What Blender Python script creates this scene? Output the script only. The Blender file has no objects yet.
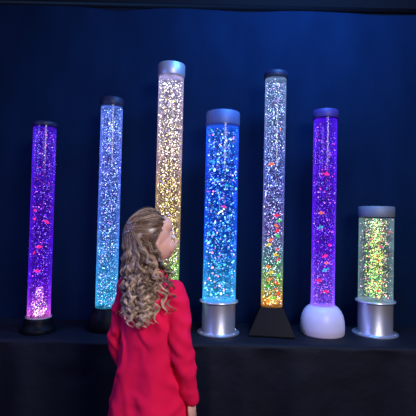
import bpy, bmesh, math, random
import numpy as np
from mathutils import Vector, Matrix, noise
random.seed(7); rng=np.random.default_rng(7)
scene=bpy.context.scene
COL=scene.collection
try:
    scene.view_settings.view_transform='Standard'
except Exception: pass

# ---------------------------------------------------------------- materials
def new_mat(name):
    m=bpy.data.materials.new(name); m.use_nodes=True
    nt=m.node_tree; nt.nodes.clear()
    out=nt.nodes.new('ShaderNodeOutputMaterial')
    return m,nt,out
def principled(name,col,rough=.5,metal=0.,bump=0.,bscale=50.,var=0.,spec=.5,sheen=0.,stretch=(1,1,1)):
    m,nt,out=new_mat(name); N=nt.nodes; L=nt.links
    b=N.new('ShaderNodeBsdfPrincipled'); L.new(b.outputs[0],out.inputs[0])
    b.inputs['Base Color'].default_value=(*col,1); b.inputs['Roughness'].default_value=rough
    b.inputs['Metallic'].default_value=metal; b.inputs['Specular IOR Level'].default_value=spec
    if sheen: b.inputs['Sheen Weight'].default_value=sheen
    tc=N.new('ShaderNodeTexCoord'); mp=N.new('ShaderNodeMapping'); mp.inputs['Scale'].default_value=stretch
    L.new(tc.outputs['Object'],mp.inputs[0])
    n=N.new('ShaderNodeTexNoise'); n.inputs['Scale'].default_value=bscale; n.inputs['Detail'].default_value=4
    L.new(mp.outputs[0],n.inputs['Vector'])
    if var:
        r=N.new('ShaderNodeMixRGB'); r.blend_type='MIX'
        r.inputs[1].default_value=(*[c*(1-var) for c in col],1); r.inputs[2].default_value=(*[min(1,c*(1+var)) for c in col],1)
        L.new(n.outputs[0],r.inputs[0]); L.new(r.outputs[0],b.inputs['Base Color'])
    if bump:
        bp=N.new('ShaderNodeBump'); bp.inputs['Strength'].default_value=bump; bp.inputs['Distance'].default_value=.01
        L.new(n.outputs[0],bp.inputs['Height']); L.new(bp.outputs[0],b.inputs['Normal'])
    return m
def attr_emit(name,strength):
    m,nt,out=new_mat(name); N=nt.nodes; L=nt.links
    a=N.new('ShaderNodeAttribute'); a.attribute_name='Col'
    e=N.new('ShaderNodeEmission'); e.inputs[1].default_value=strength
    L.new(a.outputs['Color'],e.inputs[0]); L.new(e.outputs[0],out.inputs[0]); return m
def attr_diffuse(name,rough=.45):
    m,nt,out=new_mat(name); N=nt.nodes; L=nt.links
    a=N.new('ShaderNodeAttribute'); a.attribute_name='Col'
    b=N.new('ShaderNodeBsdfPrincipled'); b.inputs['Roughness'].default_value=rough
    b.inputs['Specular IOR Level'].default_value=.7
    L.new(a.outputs['Color'],b.inputs['Base Color']); L.new(b.outputs[0],out.inputs[0]); return m
def acrylic(name):
    m,nt,out=new_mat(name); N=nt.nodes; L=nt.links
    lw=N.new('ShaderNodeFresnel'); lw.inputs[0].default_value=1.40
    ml=N.new('ShaderNodeMath'); ml.operation='MULTIPLY'; ml.inputs[1].default_value=.45; L.new(lw.outputs[0],ml.inputs[0])
    t=N.new('ShaderNodeBsdfTransparent'); t.inputs[0].default_value=(.97,.98,1,1)
    g=N.new('ShaderNodeBsdfGlossy'); g.inputs['Roughness'].default_value=.12
    mx=N.new('ShaderNodeMixShader'); L.new(ml.outputs[0],mx.inputs[0]); L.new(t.outputs[0],mx.inputs[1]); L.new(g.outputs[0],mx.inputs[2])
    L.new(mx.outputs[0],out.inputs[0]); return m
def water(name,stops,h,strength,edge):
    """glowing water: colour ramps along the height, mottled"""
    m,nt,out=new_mat(name); N=nt.nodes; L=nt.links
    tc=N.new('ShaderNodeTexCoord'); sp=N.new('ShaderNodeSeparateXYZ'); L.new(tc.outputs['Object'],sp.inputs[0])
    dv=N.new('ShaderNodeMath'); dv.operation='DIVIDE'; dv.inputs[1].default_value=h; L.new(sp.outputs['Z'],dv.inputs[0])
    cr=N.new('ShaderNodeValToRGB'); els=cr.color_ramp.elements
    while len(els)>1: els.remove(els[-1])
    els[0].position=stops[0][0]; els[0].color=(*stops[0][1],1)
    for p,c in stops[1:]:
        e=els.new(p); e.color=(*c,1)
    L.new(dv.outputs[0],cr.inputs[0])
    n=N.new('ShaderNodeTexNoise'); n.inputs['Scale'].default_value=28; n.inputs['Detail'].default_value=2; L.new(tc.outputs['Object'],n.inputs['Vector'])
    mr=N.new('ShaderNodeMapRange'); mr.inputs[1].default_value=.35; mr.inputs[2].default_value=.65
    mr.inputs[3].default_value=.6; mr.inputs[4].default_value=1.4; L.new(n.outputs[0],mr.inputs[0])
    lw=N.new('ShaderNodeLayerWeight'); lw.inputs[0].default_value=.16
    ed=N.new('ShaderNodeMath'); ed.operation='MULTIPLY_ADD'; ed.inputs[1].default_value=edge; ed.inputs[2].default_value=1  # bright refraction lines along the tube sides, put in as extra emission
    L.new(lw.outputs['Facing'],ed.inputs[0])
    ml=N.new('ShaderNodeMath'); ml.operation='MULTIPLY'; L.new(mr.outputs[0],ml.inputs[0]); L.new(ed.outputs[0],ml.inputs[1])
    m2=N.new('ShaderNodeMath'); m2.operation='MULTIPLY'; m2.inputs[1].default_value=strength; L.new(ml.outputs[0],m2.inputs[0])
    e=N.new('ShaderNodeEmission'); L.new(cr.outputs[0],e.inputs[0]); L.new(m2.outputs[0],e.inputs[1])
    t=N.new('ShaderNodeBsdfTransparent'); t.inputs[0].default_value=(.78,.78,.88,1)
    a=N.new('ShaderNodeAddShader'); L.new(e.outputs[0],a.inputs[0]); L.new(t.outputs[0],a.inputs[1])
    L.new(a.outputs[0],out.inputs[0]); return m

M_chrome=principled('brushed_silver',(.66,.68,.80),.36,.75,bump=.04,bscale=40,stretch=(1,1,20))
M_rim=principled('bright_silver_rim',(.80,.82,.95),.3,.6,bump=.03,bscale=40)
M_lidsilver=principled('silver_lid',(.40,.41,.52),.45,.6,bump=.05,bscale=40)
M_grey=principled('blue_lit_grey_cap',(.085,.13,.34),.55,.3,bump=.05,bscale=60)  # grey cap; blue lamp light on it is mixed into the base colour
M_olive=principled('pale_grey_cap',(.20,.22,.28),.6,.3,bump=.05,bscale=60)
M_black=principled('black_plastic',(.004,.004,.007),.5,0,bump=.05,bscale=80,spec=.12)
M_navycap=principled('dark_cap_plastic',(.012,.016,.05),.5,.1,bump=.04,bscale=80,spec=.3)
M_violetcap=principled('dark_violet_cap_plastic',(.05,.03,.19),.5,.1,bump=.04,bscale=80,spec=.3)  # plastic of lamp F's cap, dark violet itself
M_white=principled('lavender_lit_white_plastic',(.74,.69,.96),.38,0,bump=.03,bscale=60)  # white dome; lavender glow from the lamp is put into its colour
M_acr=acrylic('clear_acrylic')
M_bub=attr_emit('lit_bubbles',1.0)
M_fish=attr_emit('plastic_fish_painted_glow',1.0)  # plain plastic fish; the tube light on them is put in as emission

# ---------------------------------------------------------------- mesh helpers
def obj_from(name,verts,faces,mat=None,parent=None,smooth=True,cols=None):
    me=bpy.data.meshes.new(name); me.from_pydata([tuple(v) for v in verts],[],[tuple(f) for f in faces]); me.update()
    if smooth: me.polygons.foreach_set('use_smooth',[True]*len(me.polygons))
    if cols is not None:
        ca=me.color_attributes.new('Col','FLOAT_COLOR','POINT')
        c=np.ones((len(verts),4),dtype=np.float32); c[:,:3]=cols; ca.data.foreach_set('color',c.ravel())
    if mat: me.materials.append(mat)
    o=bpy.data.objects.new(name,me); COL.objects.link(o)
    if parent: o.parent=parent
    return o
def lathe(profile,segs=64):
    V=[];F=[]; n=len(profile)
    for r,z in profile:
        for k in range(segs):
            a=2*math.pi*k/segs; V.append((r*math.cos(a),r*math.sin(a),z))
    for i in range(n-1):
        for k in range(segs):
            k2=(k+1)%segs; F.append((i*segs+k,i*segs+k2,(i+1)*segs+k2,(i+1)*segs+k))
    return V,F
def lathe_obj(name,prof,mat,parent,segs=64,close=True):
    V,F=lathe(prof,segs)
    if close:
        n=len(prof)
        F.append(tuple(range(segs-1,-1,-1))); F.append(tuple((n-1)*segs+k for k in range(segs)))
    o=obj_from(name,V,F,mat,parent)
    me=o.data
    bm=bmesh.new(); bm.from_mesh(me)
    for e in bm.edges:
        if len(e.link_faces)==2 and e.calc_face_angle(0)>math.radians(40): e.smooth=False
    bm.to_mesh(me); bm.free()
    return o
def ico(sub):
    bm=bmesh.new(); bmesh.ops.create_icosphere(bm,subdivisions=sub,radius=1)
    v=np.array([x.co[:] for x in bm.verts]); f=np.array([[q.index for q in p.verts] for p in bm.faces]); bm.free(); return v,f
ICO1=ico(1); ICO2=ico(2)

def pal(stops,t):
    t=max(stops[0][0],min(stops[-1][0],t))
    for (a,ca),(b,cb) in zip(stops,stops[1:]):
        if t<=b:
            k=(t-a)/max(1e-6,b-a); return np.array(ca)*(1-k)+np.array(cb)*k
    return np.array(stops[-1][1])

def bubbles(name,parent,R,z0,z1,n,rmin,rmax,stops,accents,pacc,bright,big=False,taper=0.):
    iv,jf=ICO2 if big else ICO1
    nv=len(iv)
    rr=R*np.sqrt(rng.random(n)); a=rng.random(n)*2*np.pi; z=z0+(z1-z0)*rng.random(n)
    s=rmin+(rmax-rmin)*rng.random(n)**2
    if taper:
        z=z0+(z1-z0)*rng.random(n)**1.6; rr*=(1-taper*np.abs((z-z0)/(z1-z0)-.35))
    rr=np.minimum(rr,R-s)
    C=np.stack([rr*np.cos(a),rr*np.sin(a),z],1)
    cols=np.zeros((n,3))
    for i in range(n):
        t=(z[i]-z0)/(z1-z0)
        c=pal(stops,t)
        u=rng.random()
        if u<pacc: c=np.array(accents[rng.integers(len(accents))])
        k=rng.random()
        cols[i]=c*bright*(.09+3.2*k**3.2)
        if k>.88: cols[i]+=bright*.45*(k-.88)/.12
    sq=np.stack([s,s,s*(.85+.3*rng.random(n))],1)
    V=(iv[None]*sq[:,None,:]+C[:,None,:]).reshape(-1,3)
    F=(jf[None]+(np.arange(n)*nv)[:,None,None]).reshape(-1,3)
    o=obj_from(name,V.tolist(),F.tolist(),M_bub,parent,cols=np.repeat(cols,nv,0))
    o['kind']='stuff'; o['label']='cloud of small rising bubbles catching coloured light'
    return o

TZ=.49
def lamp(loc,label,H,R,zb,cap_h,cap_mat,cap_over,wstops,wstr,edge,bub):
    e=bpy.data.objects.new('bubble_tube_lamp',None); e.empty_display_size=.1; COL.objects.link(e)
    e.location=loc; e['label']=label; e['category']='bubble lamp'; e['group']='bubble tube lamps in a row on the black cloth'
    zt=H-cap_h
    V,F=lathe([(R,zb-.004),(R,zt+.004)],72)
    t=obj_from('tube',V,F,M_acr,e); t['label']='clear acrylic tube'
    rw=R-.004; h=zt-zb
    wl=h-.012
    V,F=lathe([(.001,0),(rw,0),(rw,wl),(.001,wl)],64)
    w=obj_from('water',V,F,water('lit_water',wstops,wl,wstr,edge),e); w.location=(0,0,zb+.002)
    w['label']='coloured glowing water filling the tube'
    for b in bub:
        bubbles('bubbles',e,rw-.003,zb+.01,zt-.018,*b)
    o=cap_over
    c=lathe_obj('cap',[(R*.9,zt-.002),(R+o,zt-.002),(R+o+.001,zt),(R+o+.001,H-.005),(R+o-.003,H),(R*.75,H),(R*.7,H-.002),(.001,H-.002)],cap_mat,e)
    return e

# --- lamp A : violet, black round base
vio=[(0,(.85,.15,.75)),(.07,(.35,.03,.9)),(.2,(.10,.006,.8)),(1,(.065,.008,.65))]
L1=lamp((-.910,2.361,TZ),'slim violet bubble tube on a low black round base',1.141,.064,.075,.02,M_navycap,.003,vio,.15,5,
  [(3300,.0009,.0031,vio,[(.40,.12,1),(.16,.12,1),(.7,.05,.7)],.35,1.7)])
bubbles('bubbles',L1,.045,.085,.24,560,.0013,.0038,[(0,(1,.55,.65)),(.5,(1,.35,.75)),(1,(.6,.15,1))],[(1,.8,.9)],.3,2.0,taper=1.1)
lathe_obj('base',[(.092,0),(.094,.004),(.092,.018),(.086,.026),(.078,.034),(.074,.055),(.071,.072),(.066,.078),(.001,.078)],M_black,L1)
lathe_obj('ring',[(.0655,.076),(.0695,.076),(.0695,.082),(.0655,.082)],M_rim,L1,close=False)

# --- lamp B : lavender blue
lav=[(0,(.04,.58,1)),(.22,(.06,.40,1)),(.42,(.10,.26,1)),(.7,(.12,.19,.98)),(1,(.13,.26,.98))]
L2=lamp((-.560,2.434,TZ),'slim lavender-blue bubble tube on a black domed base',1.303,.064,.12,.042,M_navycap,.002,lav,.13,4.5,
  [(5000,.0009,.0033,lav,[(.55,.65,1),(.3,.65,1),(.4,.25,1)],.45,2.0)])
lathe_obj('base',[(.096,0),(.1,.006),(.099,.03),(.094,.06),(.085,.088),(.072,.108),(.066,.118),(.066,.124),(.001,.124)],M_black,L2)

# --- lamp C : tall, white to yellow to green
yel=[(0,(.12,.95,.15)),(.20,(.45,.95,.12)),(.36,(1,.74,.16)),(.55,(1,.74,.26)),(.74,(1,.86,.60)),(1,(.85,.90,1))]
yw=[(p,(c[0]*.75,c[1]*.62,c[2]*.95)) for p,c in yel]
L3=lamp((-.225,2.42,TZ),'tallest bubble tube, yellow-white, with a silver cap',1.500,.0745,.12,.068,M_lidsilver,.002,yw,.085,5,
  [(6200,.0010,.0035,yel,[(1,.45,.45),(1,1,.65),(.6,.5,1),(1,.85,.15)],.4,2.3)])
lathe_obj('base',[(.096,0),(.098,.006),(.096,.03),(.092,.07),(.086,.1),(.078,.118),(.076,.126),(.001,.126)],M_black,L3)

def flange_base(L,R,h,rf):
    lathe_obj('base',[(rf,0),(rf,.005),(rf-.003,.007),(R+.002,.008),(R,.011),(R,h-.009),(R*.9,h-.008),(.001,h-.008)],M_chrome,L)
    c=lathe_obj('collar',[(R*.6,h-.009),(R+.013,h-.009),(R+.0145,h-.0075),(R+.0145,h-.003),(R+.013,h-.001),(R+.004,h),(R+.004,h-.002)],M_rim,L,close=False)
    c['label']='projecting silver collar under the tube'
    for k in range(6):
        a=k*math.pi/3+.4; o=lathe_obj('bolt',[(.005,0),(.005,.003),(.0035,.0045),(.0005,.0045)],M_chrome,L,segs=6)
        rr=(R+rf)/2; o.location=(rr*math.cos(a),rr*math.sin(a),.007)
# --- lamp D : wide blue
blu=[(0,(.04,.55,1)),(.3,(.008,.15,1)),(.7,(.006,.06,.95)),(1,(.015,.14,.95))]
L4=lamp((.073,2.425,TZ),'wide deep-blue bubble tube on a silver drum base',1.235,.096,.182,.076,M_grey,-.001,blu,.16,3.5,
  [(2700,.0012,.0040,blu,[(.2,.5,1),(.06,.6,1)],.35,2.0),
   (820,.0026,.0068,[(0,(.12,.6,1)),(1,(.07,.3,1))],[(1,.92,1),(1,.25,.8),(.2,1,.6),(.6,.4,1),(.7,.85,1)],.42,1.4,True)])
flange_base(L4,.093,.18,.117)

# --- lamp E : pyramid
rain=[(0,(1,.36,.05)),(.04,(1,.6,.06)),(.09,(.5,.8,.12)),(.2,(.22,.5,.4)),(.33,(.35,.28,.8)),(.55,(.20,.26,.95)),(1,(.36,.58,1))]
rw_=[(p,tuple(x*.8 for x in c)) for p,c in rain]
L5=lamp((.373,2.45,TZ),'slim rainbow bubble tube with toy fish on a black pyramid base',1.48,.0635,.147,.03,M_navycap,.003,rw_,.085,5,
  [(5000,.0009,.0032,rain,[(.65,.8,1),(.7,.3,.9),(.3,.8,1)],.3,2.1)])
bubbles('bubbles',L5,.05,.155,.205,260,.0013,.0038,[(0,(1,.3,.05)),(1,(1,.8,.1))],[(1,.9,.4)],.2,2.2)
s0,s1,hh=.124,.064,.147
V=[];F=[]
for s,z in((s0-.004,0),(s0,.004),(s0,.010),(s1+.002,hh-.006),(s1,hh-.001),(s1-.006,hh+.002)):
    for sx,sy in((-1,-1),(1,-1),(1,1),(-1,1)): V.append((sx*s,sy*s,z))
for i in range(5):
    for k in range(4): F.append((i*4+k,i*4+(k+1)%4,(i+1)*4+(k+1)%4,(i+1)*4+k))
F+=[(3,2,1,0),(20,21,22,23)]
pb=obj_from('base',V,F,M_black,L5,smooth=False); pb.rotation_euler=(0,0,math.radians(-7)); pb['label']='black truncated pyramid base'

# --- lamp F : violet white dome
vi2=[(0,(.25,.09,1)),(.3,(.12,.008,.9)),(1,(.08,.009,.78))]
L6=lamp((.663,2.455,TZ),'violet bubble tube with toy fish on a white rounded base',1.268,.069,.157,.045,M_violetcap,.002,vi2,.17,5,
  [(3600,.0009,.0031,vi2,[(.38,.14,1),(.8,.06,.7),(.10,.18,1)],.35,1.7)])
lathe_obj('base',[(.119,0),(.123,.006),(.1235,.04),(.121,.075),(.114,.105),(.102,.13),(.088,.147),(.074,.156),(.070,.158),(.001,.158)],M_white,L6)

# --- lamp G : short, yellow green
yg=[(0,(.6,1,.35)),(.12,(.4,1,.15)),(.5,(.6,.9,.10)),(.8,(.5,.8,.2)),(1,(.4,.7,.35))]
L7=lamp((.972,2.48,TZ),'short wide yellow-green bubble tube on a silver drum base',.725,.0985,.192,.056,M_olive,0,[(p,(.20,.36,.36)) for p,c in yg],.12,4,
  [(1700,.0011,.0036,[(0,(.4,.6,.35)),(1,(.5,.55,.45))],[(1,.25,.5),(.9,.8,.8),(1,.35,.12)],.45,1.1)])
bubbles('bubbles',L7,.036,.2,.655,1100,.0013,.0040,yg,[(.9,1,.2),(.15,1,.10),(.10,1,.22),(1,.3,.1)],.5,2.4)
bubbles('bubbles',L7,.062,.2,.655,1300,.0013,.0040,yg,[(.9,1,.2),(.2,1,.12),(1,.3,.1),(1,.2,.2)],.5,2.0)
flange_base(L7,.096,.19,.126)

# ---------------------------------------------------------------- toy fish
def fish_mesh():
    V=[];F=[]
    prof=[(-.5,.02),(-.42,.10),(-.25,.19),(0,.24),(.22,.19),(.38,.09),(.45,.05)]
    S=10
    for x,r in prof:
        for k in range(S):
            a=2*math.pi*k/S; V.append((x,r*.45*math.cos(a),r*math.sin(a)))
    for i in range(len(prof)-1):
        for k in range(S): F.append((i*S+k,i*S+(k+1)%S,(i+1)*S+(k+1)%S,(i+1)*S+k))
    F.append(tuple(range(S-1,-1,-1))); b=len(V)
    V+=[(.42,.012,.0),(.75,.0,.27),(.65,0,0),(.75,0,-.27),(.42,-.012,0)]; F+=[(b,b+1,b+2),(b,b+2,b+3),(b+4,b+2,b+1),(b+4,b+3,b+2)]
    b=len(V); V+=[(-.15,0,.2),(.05,0,.38),(.25,0,.17)]; F.append((b,b+1,b+2))
    b=len(V); V+=[(-.1,0,-.2),(.1,0,-.34),(.2,0,-.17)]; F.append((b,b+1,b+2))
    return V,F
FV,FF=fish_mesh(); fcache={}
def fish(lampobj,R,z,col,cname,group,size=.036):
    key=cname
    if key not in fcache:
        c=np.tile(np.array(col),(len(FV),1)); c[30:40]*=.5
        o=obj_from('toy_fish',FV,FF,M_fish,cols=c); fcache[key]=o.data
    else:
        o=bpy.data.objects.new('toy_fish',fcache[key]); COL.objects.link(o)
    a=random.uniform(math.pi*1.12,math.pi*1.88)
    rr=(R-size*.55)*random.uniform(.8,1.0)
    o.location=(lampobj.location.x+rr*math.cos(a),lampobj.location.y+rr*math.sin(a),TZ+z)
    tang=a+math.pi/2
    o.scale=(size,)*3; o.rotation_euler=(random.uniform(-.3,.3),random.uniform(-.5,.5),tang+random.choice([0,math.pi])+random.uniform(-.3,.3))
    o['label']='small %s plastic fish, tube light put into its colour, floating in a bubble tube'%cname; o['category']='toy fish'; o['group']=group
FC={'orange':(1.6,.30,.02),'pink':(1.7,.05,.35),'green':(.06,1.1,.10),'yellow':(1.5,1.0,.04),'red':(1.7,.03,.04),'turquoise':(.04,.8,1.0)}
def school(L,R,zs,names,group,size=.029):
    for i,z in enumerate(zs):
        n=names[i%len(names)] if random.random()<.7 else random.choice(names); fish(L,R,z,FC[n],n,group,size)
school(L1,.058,[.655,.61,.595,.46,.425,.33],['pink','red','pink'],'fish in the violet tube with black base',.032)
school(L4,.09,[.95,.7,.55,.38,.3,.82],['turquoise','pink','turquoise'],'fish in the wide blue tube',.026)
school(L5,.0575,[.18,.20,.22,.24,.26,.28,.30,.32,.34,.37,.39,.41,.44,.47,.495,.52,.545,.575,.60,.63,.66,.95,1.15],['orange','green','yellow','orange','green','red'],'fish in the tube with pyramid base',.033)
school(L6,.063,[.24,.30,.36,.40,.44,.50,.60,.68,.90],['pink','red','turquoise','orange'],'fish in the violet tube with white base',.033)
school(L7,.09,[.25,.33,.42,.5,.58],['red','orange','orange','pink'],'fish in the short tube',.024)

# ---------------------------------------------------------------- cloth, table, room
M_back=principled('navy_drape_cloth',(.0030,.0108,.036),.95,0,bump=.10,bscale=6,var=.4,spec=.03,stretch=(1,1,.4))
M_tcl=principled('black_table_cloth',(.0045,.006,.014),.7,0,bump=.8,bscale=9,var=.3,spec=.25)
def grid(name,fn,nu,nv,mat):
    V=[fn(i/(nu-1),j/(nv-1)) for j in range(nv) for i in range(nu)]
    F=[(j*nu+i,j*nu+i+1,(j+1)*nu+i+1,(j+1)*nu+i) for j in range(nv-1) for i in range(nu-1)]
    return obj_from(name,V,F,mat)
def fold(x):
    return .007*math.sin(x*6+1.3*math.sin(x*2.3))+.022*noise.noise(Vector((x*2.4,3,1)))
def bk(u,v):
    x=-2.3+4.6*u; z=.01+2.44*v
    return (x,2.70+fold(x+.05*math.sin(z*1.3))*(.6+.4*v)+.008*noise.noise(Vector((x*3,z*2,0))),z)
o=grid('backdrop_curtain',bk,460,60,M_back); o['label']='dark navy fabric backdrop hanging in soft vertical folds'; o['category']='curtain'
def tc(u,v):
    x=-1.9+3.8*u
    back=2.64; front=2.215; Lt=back-front; rc=.022
    s=v*(Lt+.485)
    wr=noise.noise(Vector((x*6,s*9,2)))
    if s<Lt-rc:
        z=TZ-.0005
        if s>Lt-.09: z+=-.004*(1+wr)*(s-Lt+.09)/.09
        return (x,back-s,z)
    if s<Lt+rc:
        a=(s-Lt+rc)/(2*rc)*math.pi/2
        return (x,front+rc-math.sin(a)*rc-.004*wr*a,TZ-.0005-.004*(1+wr)*(.07/.09)-(1-math.cos(a))*rc)
    d=(s-Lt-rc)
    D=.485-rc
    f=(.018*math.sin(x*11+1.7*math.sin(x*2))+.012*math.sin(x*27+math.sin(x*5)*2)+.014*noise.noise(Vector((x*5,d*3,7))))*(d/D)**.5
    z0=TZ-.0005-.0031*(1+wr)-rc
    return (x,front-.0063*wr*(1-d/D)-f-.01*(d/D),z0*(1-d/D)+.004*(d/D))
o=grid('table_cloth',tc,420,130,M_tcl); o['label']='black cloth draped over a long display table to the floor'; o['category']='tablecloth'
def box(bm,x0,x1,y0,y1,z0,z1):
    r=bmesh.ops.create_cube(bm,size=1)
    for v in r['verts']:
        v.co=Vector(((x0+x1)/2+v.co.x*(x1-x0),(y0+y1)/2+v.co.y*(y1-y0),(z0+z1)/2+v.co.z*(z1-z0)))
def boxobj(name,b,mat,parent=None,bev=.004):
    bm=bmesh.new(); box(bm,*b); bmesh.ops.bevel(bm,geom=bm.edges[:],offset=bev,segments=2,affect='EDGES')
    me=bpy.data.meshes.new(name); bm.to_mesh(me); bm.free(); me.materials.append(mat)
    o=bpy.data.objects.new(name,me); COL.objects.link(o); o.parent=parent; return o
M_wood=principled('table_wood',(.2,.13,.08),.6,0,bump=.1,bscale=30,var=.3)
te=bpy.data.objects.new('table',None); COL.objects.link(te); te['label']='long low display table hidden under the black cloth'; te['category']='table'
boxobj('table_top',(-1.85,1.85,2.27,2.62,.44,.476),M_wood,te)
for x in(-1.8,0,1.8):
    for y in(2.31,2.58): boxobj('leg',(x-.02,x+.02,y-.02,y+.02,0,.442),M_wood,te)
M_floor=principled('dark_carpet',(.02,.02,.028),.95,0,bump=.5,bscale=300,var=.4,spec=.1)
M_wall=principled('dark_wall_paint',(.006,.007,.012),.9,0,bump=.05,bscale=100,var=.1,spec=.1)
def struct(name,V,mat):
    o=obj_from(name,V,[(0,1,2,3)],mat,smooth=False); o['kind']='structure'; return o
struct('floor',[(-2.6,-2.6,0),(2.6,-2.6,0),(2.6,2.95,0),(-2.6,2.95,0)],M_floor)
struct('wall_back',[(-2.6,2.95,0),(2.6,2.95,0),(2.6,2.95,3),(-2.6,2.95,3)],M_wall)
struct('wall_left',[(-2.6,-2.6,0),(-2.6,2.95,0),(-2.6,2.95,3),(-2.6,-2.6,3)],M_wall)
struct('wall_right',[(2.6,2.95,0),(2.6,-2.6,0),(2.6,-2.6,3),(2.6,2.95,3)],M_wall)
struct('ceiling',[(-2.6,-2.6,3),(-2.6,2.95,3),(2.6,2.95,3),(2.6,-2.6,3)],M_wall)
V,F=lathe([(.018,-2.595),(.018,2.595)],20); V=[(z,2.70+x,2.469+y) for x,y,z in V]
F.append(tuple(range(20))); F.append(tuple(20+k for k in range(20)))
o=obj_from('curtain_rail',V,F,M_black); o['label']='black horizontal pole carrying the navy backdrop'; o['category']='curtain rail'

# ---------------------------------------------------------------- girl
M_skin=principled('skin',(.80,.46,.38),.5,0,bump=.03,bscale=200,var=.05,spec=.4)
M_red=principled('red_jersey',(.84,.009,.085),.8,0,bump=.15,bscale=14,var=.08,spec=.12,stretch=(1,1,.5))
M_leg=principled('dark_leggings',(.02,.02,.04),.8,0,bump=.1,bscale=60)
M_shoe=principled('grey_shoe',(.25,.25,.3),.5,0,bump=.1,bscale=60)
M_eye=principled('eye_white',(.85,.85,.85),.2,0); M_iris=principled('iris',(.08,.15,.3),.2,0,var=.2)
M_lip=principled('lips',(.7,.25,.25),.4,0); M_clip=principled('hair_clip_metal',(.85,.85,.9),.3,.6)
M_brow=principled('brow_hair',(.3,.17,.09),.7)
def ell(c,r,rot=None,s=24,t=16):
    V=[];F=[]
    for j in range(1,t):
        p=math.pi*j/t
        for k in range(s):
            a=2*math.pi*k/s; v=Vector((r[0]*math.sin(p)*math.cos(a),r[1]*math.sin(p)*math.sin(a),r[2]*math.cos(p)))
            if rot: v=rot@v
            V.append(v+Vector(c))
    top=Vector((0,0,r[2])); bot=Vector((0,0,-r[2]))
    if rot: top=rot@top; bot=rot@bot
    V+= [top+Vector(c),bot+Vector(c)]; T=len(V)-2;B=len(V)-1
    for j in range(t-2):
        for k in range(s):
            k2=(k+1)%s; F.append((j*s+k,(j+1)*s+k,(j+1)*s+k2,j*s+k2))
    for k in range(s):
        F.append((T,k,(k+1)%s)); F.append((B,(t-2)*s+(k+1)%s,(t-2)*s+k))
    return V,F
def cr(P,n):
    P=np.array(P,float); Q=np.vstack([2*P[0]-P[1],P,2*P[-1]-P[-2]]); out=[]
    for i in range(len(P)-1):
        p0,p1,p2,p3=Q[i:i+4]
        for k in range(n):
            t=k/n; out.append(.5*((2*p1)+(-p0+p2)*t+(2*p0-5*p1+4*p2-p3)*t*t+(-p0+3*p1-3*p2+p3)*t**3))
    out.append(P[-1]); return np.array(out)
def limb(P,n=6,s=18):
    Q=cr(P,n); V=[];F=[]
    pts=[Vector(q[:3]) for q in Q]; rad=[max(.001,q[3]) for q in Q]
    d0=(pts[0]-pts[1]).normalized(); d1=(pts[-1]-pts[-2]).normalized()
    pre=[];pr=[]
    for a in(80,55,28): pre.append(pts[0]+d0*rad[0]*math.sin(math.radians(a))); pr.append(rad[0]*math.cos(math.radians(a)))
    post=[];po=[]
    for a in(28,55,80): post.append(pts[-1]+d1*rad[-1]*math.sin(math.radians(a))); po.append(rad[-1]*math.cos(math.radians(a)))
    pts=pre+pts+post; rad=pr+rad+po
    ref=Vector((0,1,0)); 
    for i,p in enumerate(pts):
        t=(pts[min(i+1,len(pts)-1)]-pts[max(i-1,0)]).normalized()
        if i==0:
            if abs(t.dot(ref))>.9: ref=Vector((1,0,0))
        a=(ref-t*ref.dot(t)).normalized(); ref=a; b=t.cross(a)
        for k in range(s):
            w=2*math.pi*k/s; V.append(p+(a*math.cos(w)+b*math.sin(w))*rad[i])
    m=len(pts)
    for i in range(m-1):
        for k in range(s):
            k2=(k+1)%s; F.append((i*s+k,i*s+k2,(i+1)*s+k2,(i+1)*s+k))
    F.append(tuple(range(s-1,-1,-1))); F.append(tuple((m-1)*s+k for k in range(s)))
    return V,F
def rings(P,n=5,s=40,pw=2.3):
    Q=cr(P,n); V=[];F=[]
    for cx,cy,z,rx,ry in Q:
        for k in range(s):
            a=2*math.pi*k/s; c,sn=math.cos(a),math.sin(a)
            V.append(Vector((cx+rx*math.copysign(abs(c)**(2/pw),c),cy+ry*math.copysign(abs(sn)**(2/pw),sn),z)))
    m=len(Q)
    for i in range(m-1):
        for k in range(s):
            k2=(k+1)%s; F.append((i*s+k,i*s+k2,(i+1)*s+k2,(i+1)*s+k))
    F.append(tuple(range(s-1,-1,-1))); F.append(tuple((m-1)*s+k for k in range(s)))
    return V,F
def union(name,parts,voxel,mat,smooth=4,parent=None):
    V=[];F=[]
    for v,f in parts:
        b=len(V); V+=[tuple(x) for x in v]; F+=[tuple(i+b for i in q) for q in f]
    me=bpy.data.meshes.new(name+'_src'); me.from_pydata(V,[],F); me.update()
    bm=bmesh.new(); bm.from_mesh(me); bmesh.ops.recalc_face_normals(bm,faces=bm.faces); bm.to_mesh(me); bm.free()
    o=bpy.data.objects.new(name,me); COL.objects.link(o)
    r=o.modifiers.new('r','REMESH'); r.mode='VOXEL'; r.voxel_size=voxel
    if smooth:
        s=o.modifiers.new('s','SMOOTH'); s.factor=.5; s.iterations=smooth
    dg=bpy.context.evaluated_depsgraph_get(); dg.update()
    nm=bpy.data.meshes.new_from_object(o.evaluated_get(dg)); o.modifiers.clear(); o.data=nm; bpy.data.meshes.remove(me)
    nm.name=name; nm.materials.clear(); nm.materials.append(mat); nm.polygons.foreach_set('use_smooth',[True]*len(nm.polygons))
    if parent: o.parent=parent
    return o

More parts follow.
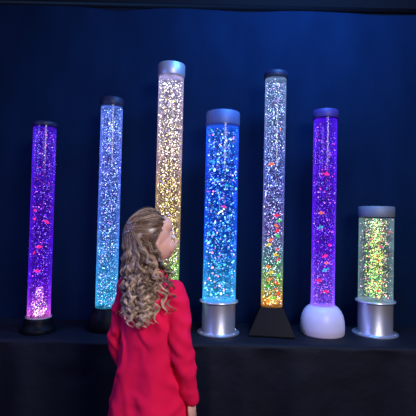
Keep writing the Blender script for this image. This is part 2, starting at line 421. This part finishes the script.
PIV=Vector((0,-.005,.975))
HR=Matrix.Rotation(math.radians(-40),3,'Z')@Matrix.Rotation(math.radians(9),3,'X')
def hd(v): return HR@(Vector(v)-PIV)+PIV
def HP(part): return [hd(v) for v in part[0]],part[1]
head=[HP(ell((0,-.006,1.066),(.061,.075,.073))),HP(ell((0,.024,1.024),(.050,.050,.060))),
      HP(ell((0,.058,.986),(.018,.016,.014))),HP(ell((0,.046,1.088),(.048,.032,.035))),
      HP(ell((.025,.053,1.014),(.021,.020,.025))),HP(ell((-.025,.053,1.014),(.021,.020,.025))),
      HP(ell((0,.066,1.050),(.020,.016,.020))),
      HP(limb([(0,.074,1.050,.005),(0,.085,1.034,.0062),(0,.0925,1.024,.0078)])),
      HP(ell((.008,.083,1.018),(.006,.007,.005))),HP(ell((-.008,.083,1.018),(.006,.007,.005))),
      HP(ell((0,.075,1.008),(.018,.010,.010))),HP(ell((0,.071,.996),(.014,.009,.006)))]
for sx in(1,-1):
    head.append(HP(ell((sx*.060,-.006,1.035),(.005,.015,.024),Matrix.Rotation(sx*.2,3,'Z'))))
parts=head+[limb([(0,-.012,.90,.038),(0,-.010,.95,.032),hd((0,-.012,1.0))[:]+(.034,)])]
parts.append(rings([(0,0,.50,.090,.070),(0,.004,.56,.092,.072),(0,.004,.66,.086,.066),(0,.002,.76,.090,.068),(0,-.002,.84,.096,.066),(0,-.006,.890,.082,.056),(0,-.010,.925,.050,.042)]))
arms={1:[(.086,-.006,.872,.032),(.108,-.014,.785,.028),(.126,-.022,.695,.024),(.136,.0,.60,.022),(.144,.022,.525,.016),(.145,.026,.505,.017)],
     -1:[(-.088,-.006,.872,.032),(-.110,-.012,.785,.028),(-.122,-.014,.695,.024),(-.118,.02,.60,.022),(-.102,.075,.53,.016),(-.100,.083,.51,.017)]}
for sx,A in arms.items():
    parts.append(limb(A))
    w=Vector(A[-1][:3]); d=(Vector(A[-1][:3])-Vector(A[-3][:3])).normalized(); d=(d+Vector((0,0,-.6))).normalized()
    fwd=Vector((0,1,0)); fwd=(fwd-d*fwd.dot(d)).normalized(); nrm=d.cross(fwd).normalized()
    if nrm.x*sx>0: nrm=-nrm
    def hp(a,b,c): return w+d*a+fwd*b+nrm*c
    rot=Matrix((fwd,nrm,d)).transposed()
    parts.append(ell(hp(.030,0,0),(.025,.011,.034),rot))
    for i,(b,ln) in enumerate(((.0205,.040),(.0068,.045),(-.0069,.042),(-.020,.033))):
        parts.append(limb([(*hp(.045,b*.85,0),.0062),(*hp(.058,b,.001),.0062),(*hp(.058+ln*.45,b*1.05,.006),.0056),(*hp(.058+ln*.8,b*1.05,.016),.005)],4,10))
    parts.append(limb([(*hp(.012,.016,.002),.0085),(*hp(.028,.031,.006),.0075),(*hp(.045,.038,.011),.0065),(*hp(.058,.039,.016),.0055)],4,10))
for sx in(1,-1):
    parts.append(limb([(sx*.042,0,.52,.050),(sx*.050,.004,.42,.048),(sx*.058,.006,.29,.038),(sx*.060,-.006,.20,.036),(sx*.060,-.012,.08,.023),(sx*.060,-.010,.045,.024)]))
    parts.append(ell((sx*.064,.035,.026),(.026,.062,.018)))
person=union('person',parts,.0032,M_skin,3)
person['label']='child in red long-sleeved top, long curly hair, gazing up at lamps'
person['category']='person'

# red top
sp=[rings([(-.010,.004,.34,.146,.114),(-.010,.004,.42,.138,.108),(-.008,.004,.52,.125,.099),(-.005,.004,.62,.113,.090),(0,.002,.72,.105,.083),(0,-.002,.80,.103,.079),(0,-.004,.845,.101,.073),(0,-.008,.888,.082,.060),(0,-.010,.922,.054,.048),(0,-.010,.942,.043,.042)])]
for sx,A in arms.items():
    ex=[.009,.009,.010,.010,.009]
    B=[(x+sx*.004,y,z,r+e) for (x,y,z,r),e in zip(A[:5],ex)]
    sp.append(limb(B[:5],8,24))
shirt=union('red_top',sp,.0050,M_red,7,person)
shirt['label']='loose long-sleeved red jersey top'
me=shirt.data; nv=len(me.vertices)
co=np.empty(nv*3); me.vertices.foreach_get('co',co); co=co.reshape(-1,3)
no=np.array([v.normal[:] for v in me.vertices])
def ridge(v,k):
    r=max(0,1-abs(v)*k); return r*r*(3-2*r)
for i in range(nv):
    x,y,z=co[i]
    d=.003*noise.noise(Vector((x*8+z*5,y*8,z*5)))
    d+=.0070*ridge(noise.noise(Vector((x*6+z*8,y*5+4,z*4-x*9))),3.4)
    d+=.0030*ridge(noise.noise(Vector((x*10-z*9,y*9+9,z*8+x*6))),3.2)
    ax=abs(x)
    if ax>.095: d+=.0026*math.sin(z*85+x*90+6*noise.noise(Vector((x*10,y*10,z*5))))*max(0,1-abs(z-.68)/.14)
    if z<.74 and ax<.13: d+=.0085*math.sin(math.atan2(y,x)*6+3*noise.noise(Vector((x*4,y*4,z*4)))+.8)*min(1,(.74-z)/.3)
    co[i]+=no[i]*(d-.001)
me.vertices.foreach_set('co',co.ravel()); me.update()
for sx,A in arms.items():
    a=Vector(A[4][:3])+Vector((sx*.004,0,0)); b=Vector(A[3][:3])+Vector((sx*.004,0,0)); t=(a-b).normalized()
    c=union('cuff',[limb([(*(a-t*.014),.0265),(*(a+t*.010),.0255)],3,24)],.0035,M_red,2,shirt)
lp=[rings([(0,.002,.42,.082,.058),(0,.002,.50,.094,.074),(0,.004,.58,.094,.074)])]
for sx in(1,-1):
    lp.append(limb([(sx*.042,0,.50,.054),(sx*.050,.004,.42,.052),(sx*.058,.006,.29,.043),(sx*.060,-.006,.20,.041),(sx*.060,-.012,.10,.030)]))
union('leggings',lp,.006,M_leg,3,person)
for sx in(1,-1):
    union('shoe',[ell((sx*.064,.038,.032),(.033,.078,.030)),limb([(sx*.060,-.012,.085,.033),(sx*.060,-.010,.04,.034)]),
                  rings([(sx*.064,.03,.0,.035,.085),(sx*.064,.03,.014,.036,.086)],2)],.004,M_shoe,3,person)
for sx in(1,-1):
    V,F=HP(ell((sx*.026,.0705,1.044),(.0115,.007,.0075))); e=obj_from('eye',V,F,M_eye,person)
    V,F=HP(ell((sx*.026,.0765,1.044),(.0055,.002,.0055))); obj_from('iris',V,F,M_iris,e)
    V,F=HP(limb([(sx*.012,.080,1.062,.0012),(sx*.026,.079,1.066,.0016),(sx*.040,.070,1.062,.001)],4,8)); obj_from('eyebrow',V,F,M_brow,person)
V,F=HP(limb([(-.015,.079,1.001,.0018),(0,.0835,1.0015,.0036),(.015,.079,1.001,.0018)],5,10)); obj_from('lips',V,F,M_lip,person)

# ---------------------------------------------------------------- hair
SC=np.array([0,-.006,1.066]); SR=np.array([.0635,.077,.0755])
HRn=np.array(HR); PV=np.array(PIV)
def hdn(P): return (P-PV)@HRn.T+PV
def surf(d,off=0.):
    d=np.array(d,float); d/=np.linalg.norm(d); return SC+d*(SR+off)
guides=[]
def make_guide(d0,half_up):
    d0=np.array(d0); d0/=np.linalg.norm(d0)
    P=[]
    if half_up:
        g=np.array([.22+rng.normal(0,.05),-.90,.20+rng.normal(0,.04)]); g/=np.linalg.norm(g)
        for k in range(9):
            t=k/8; d=d0*(1-t)+g*t; d/=np.linalg.norm(d)
            P.append(surf(d,.0015+.002*math.sin(t*math.pi)+.005*t*t))
        lat=d0[0]*.6+rng.normal(0,.42)
    else:
        az=math.atan2(d0[0],-d0[1]); el=math.asin(d0[2])
        for k in range(8):
            t=k/7; e=el*(1-t)+(-.30)*t; a=az*(1-.20*t)
            P.append(surf((math.sin(a)*math.cos(e),-math.cos(a)*math.cos(e),math.sin(e)),.0015+.004*math.sin(t*3.14)))
        lat=math.sin(az)+rng.normal(0,.2)
    P=hdn(np.array(P))
    last=P[-1]
    lat=max(-1.1,min(1.25,lat))
    zend=.755+.13*rng.random()**1.2+.03*abs(lat)
    xe=lat*.072+.018; depth=rng.random()
    ye=-.096-.026*depth+.030*lat*lat
    F=[]
    n=22
    wob=rng.normal(0,.008,size=2)
    for k in range(1,n+1):
        t=k/n; z=last[2]*(1-t)+zend*t
        bl=1-(1-min(1,t*1.25))**1.6
        bulge=.005*math.sin(min(1,t*1.3)*math.pi)
        x=last[0]*(1-bl)+xe*bl+wob[0]*math.sin(t*5); y=last[1]*(1-bl)+ye*bl-bulge*.5+wob[1]*.4*math.sin(t*4)
        F.append([x,y,z])
    return np.vstack([P,F]),len(P)
for i in range(42):
    while True:
        d=rng.normal(size=3); d/=np.linalg.norm(d)
        if d[2]>.15 and d[1]<.30+.50*d[2]: break
    guides.append(make_guide(d,True))
for i in range(46):
    while True:
        d=rng.normal(size=3); d/=np.linalg.norm(d)
        if -.45<d[2]<.45 and d[1]<.16+.35*max(0,d[2]): break
    guides.append(make_guide(d,False))
def resample(P,m):
    s=np.concatenate([[0],np.cumsum(np.linalg.norm(np.diff(P,axis=0),axis=1))]); u=np.linspace(0,s[-1],m)
    return np.stack([np.interp(u,s,P[:,i]) for i in range(3)],1),u
VV=[];FFc=[];CC=[];base=0
M=76; S=3
ang=np.arange(S)*2*np.pi/S
for gi,(P,ns) in enumerate(guides):
    G,u=resample(P,M)
    for _ in range(2): G[1:-1]=(G[:-2]+2*G[1:-1]+G[2:])/4
    leave=np.linalg.norm(np.diff(P[:ns],axis=0),axis=1).sum()
    w=np.clip((u-leave-.03)/.15,0,1)
    sgn=rng.choice([-1,1]); ph=rng.random()*6.28; pitch=.036+.022*rng.random(); amp=(.007+.007*rng.random())
    th=sgn*2*np.pi*(u/pitch)+ph
    T=np.gradient(G,axis=0); T/=np.linalg.norm(T,axis=1)[:,None]
    A=np.cross(T,[0.3,1,0.1]); A/=np.linalg.norm(A,axis=1)[:,None]; B=np.cross(T,A)
    G2=G+(A*np.cos(th)[:,None]+B*np.sin(th)[:,None])*(amp*w)[:,None]
    tone=rng.random()
    nst=48
    for s_ in range(nst):
        q=rng.normal(size=2)*.5; rad=(.0125*(1-w)+.0031*w)
        end=1-.16*rng.random()**2
        k2=G2+A*(q[0]*rad)[:,None]+B*(q[1]*rad*(.22+.78*w))[:,None]
        k2=k2+rng.normal(size=3)*.0006*w[:,None]
        fz=.0008 if rng.random()>.08 else .008
        k2=k2+(A*np.sin(th*.7+q[0]*5)[:,None]+B*np.cos(th*.6+q[1]*5)[:,None])*(fz*w)[:,None]
        uu=np.linspace(0,end*(M-1),M); i0=np.floor(uu).astype(int).clip(0,M-2); fr=(uu-i0)[:,None]
        K=k2[i0]*(1-fr)+k2[i0+1]*fr
        r=(.00080*(1-.7*np.linspace(0,1,M)**3))
        ring=K[:,None,:]+(A[:,None,:]*np.cos(ang)[None,:,None]+B[:,None,:]*np.sin(ang)[None,:,None])*r[:,None,None]
        VV.append(ring.reshape(-1,3))
        idx=base+np.arange(M*S).reshape(M,S)
        nx=np.roll(idx,-1,axis=1)
        FFc.append(np.stack([idx[:-1],nx[:-1],nx[1:],idx[1:]],-1).reshape(-1,4)); base+=M*S
        tt=np.clip((1.08-K[:,2])/.28,0,1)[:,None]
        dark=np.array([.17,.102,.070]); light=np.array([1.0,.78,.58])
        m_=np.clip(tt*.80-.02+.95*(tone-.5)+.16*rng.normal(),0,1)
        CC.append(np.repeat(dark*(1-m_)+light*m_,S,axis=0))
ev,ef=ell((0,0,0),(1,1,1),None,48,32)
ev=np.array([tuple(v) for v in ev])
def hairy(d): return d[1]<.34+.52*d[2] and (d[2]>-.55) and not(d[2]<.0 and d[1]>.12)
ok=[hairy(d) for d in ev]
ep=hdn(SC+ev*(SR+.0005))
sf=[tuple(i+base for i in f) for f in ef if all(ok[i] for i in f)]
allV=np.vstack(VV+[ep]); allC=np.vstack(CC+[np.tile([.15,.09,.062],(len(ep),1))])
faces=np.vstack(FFc).tolist()+[list(f) for f in sf]
hair=obj_from('hair',allV.tolist(),faces,attr_diffuse('curly_brown_hair',.33),person,cols=allC)
hair['label']='long brown ringlets with blonde ends, tied half up'
hc=hd(surf((.22,-.90,.20),.0115))
cx=HR@Vector((1,.2,.25)).normalized()
V,F=limb([(*(hc-cx*.018),.0022),(*hc,.0042),(*(hc+cx*.018),.0022)],5,10)
c=obj_from('hair_clip',V,F,M_clip,person); c['label']='small silver hair clip'

person.location=(-.186,1.5,0); person.rotation_euler=(0,0,math.radians(-24))

# ---------------------------------------------------------------- lights
def area(name,loc,target,size,power,col,sy=None):
    l=bpy.data.lights.new(name,'AREA'); l.energy=power; l.color=col; l.size=size
    if sy: l.shape='RECTANGLE'; l.size_y=sy
    o=bpy.data.objects.new(name,l); COL.objects.link(o); o.location=loc
    o.rotation_euler=(Vector(target)-Vector(loc)).to_track_quat('-Z','Y').to_euler(); return o
area('room_light',(1.2,-1.1,2.3),(-.15,1.6,.8),.9,84,(1,.9,.95))
area('blue_wash_light',(.6,1.85,2.7),(.45,2.7,1.85),.8,50,(.07,.36,1),.3)
area('added_violet_rim_light',(-1.7,1.2,1.7),(-.2,1.5,1.0),.5,16,(.25,.3,1))  # unseen light added for the violet edge the tubes give her hair
w=bpy.data.worlds.new('world'); scene.world=w; w.use_nodes=True
w.node_tree.nodes['Background'].inputs[0].default_value=(.004,.008,.02,1); w.node_tree.nodes['Background'].inputs[1].default_value=1

# ---------------------------------------------------------------- camera
cam=bpy.data.cameras.new('camera'); co_=bpy.data.objects.new('camera',cam); COL.objects.link(co_)
cam.sensor_width=36; cam.lens=37.2; cam.clip_start=.05
co_.matrix_world=Matrix.Translation((0,0,1.12))@Matrix.Rotation(math.radians(91.5),4,'X')@Matrix.Rotation(math.radians(1.32),4,'Z')
scene.camera=co_
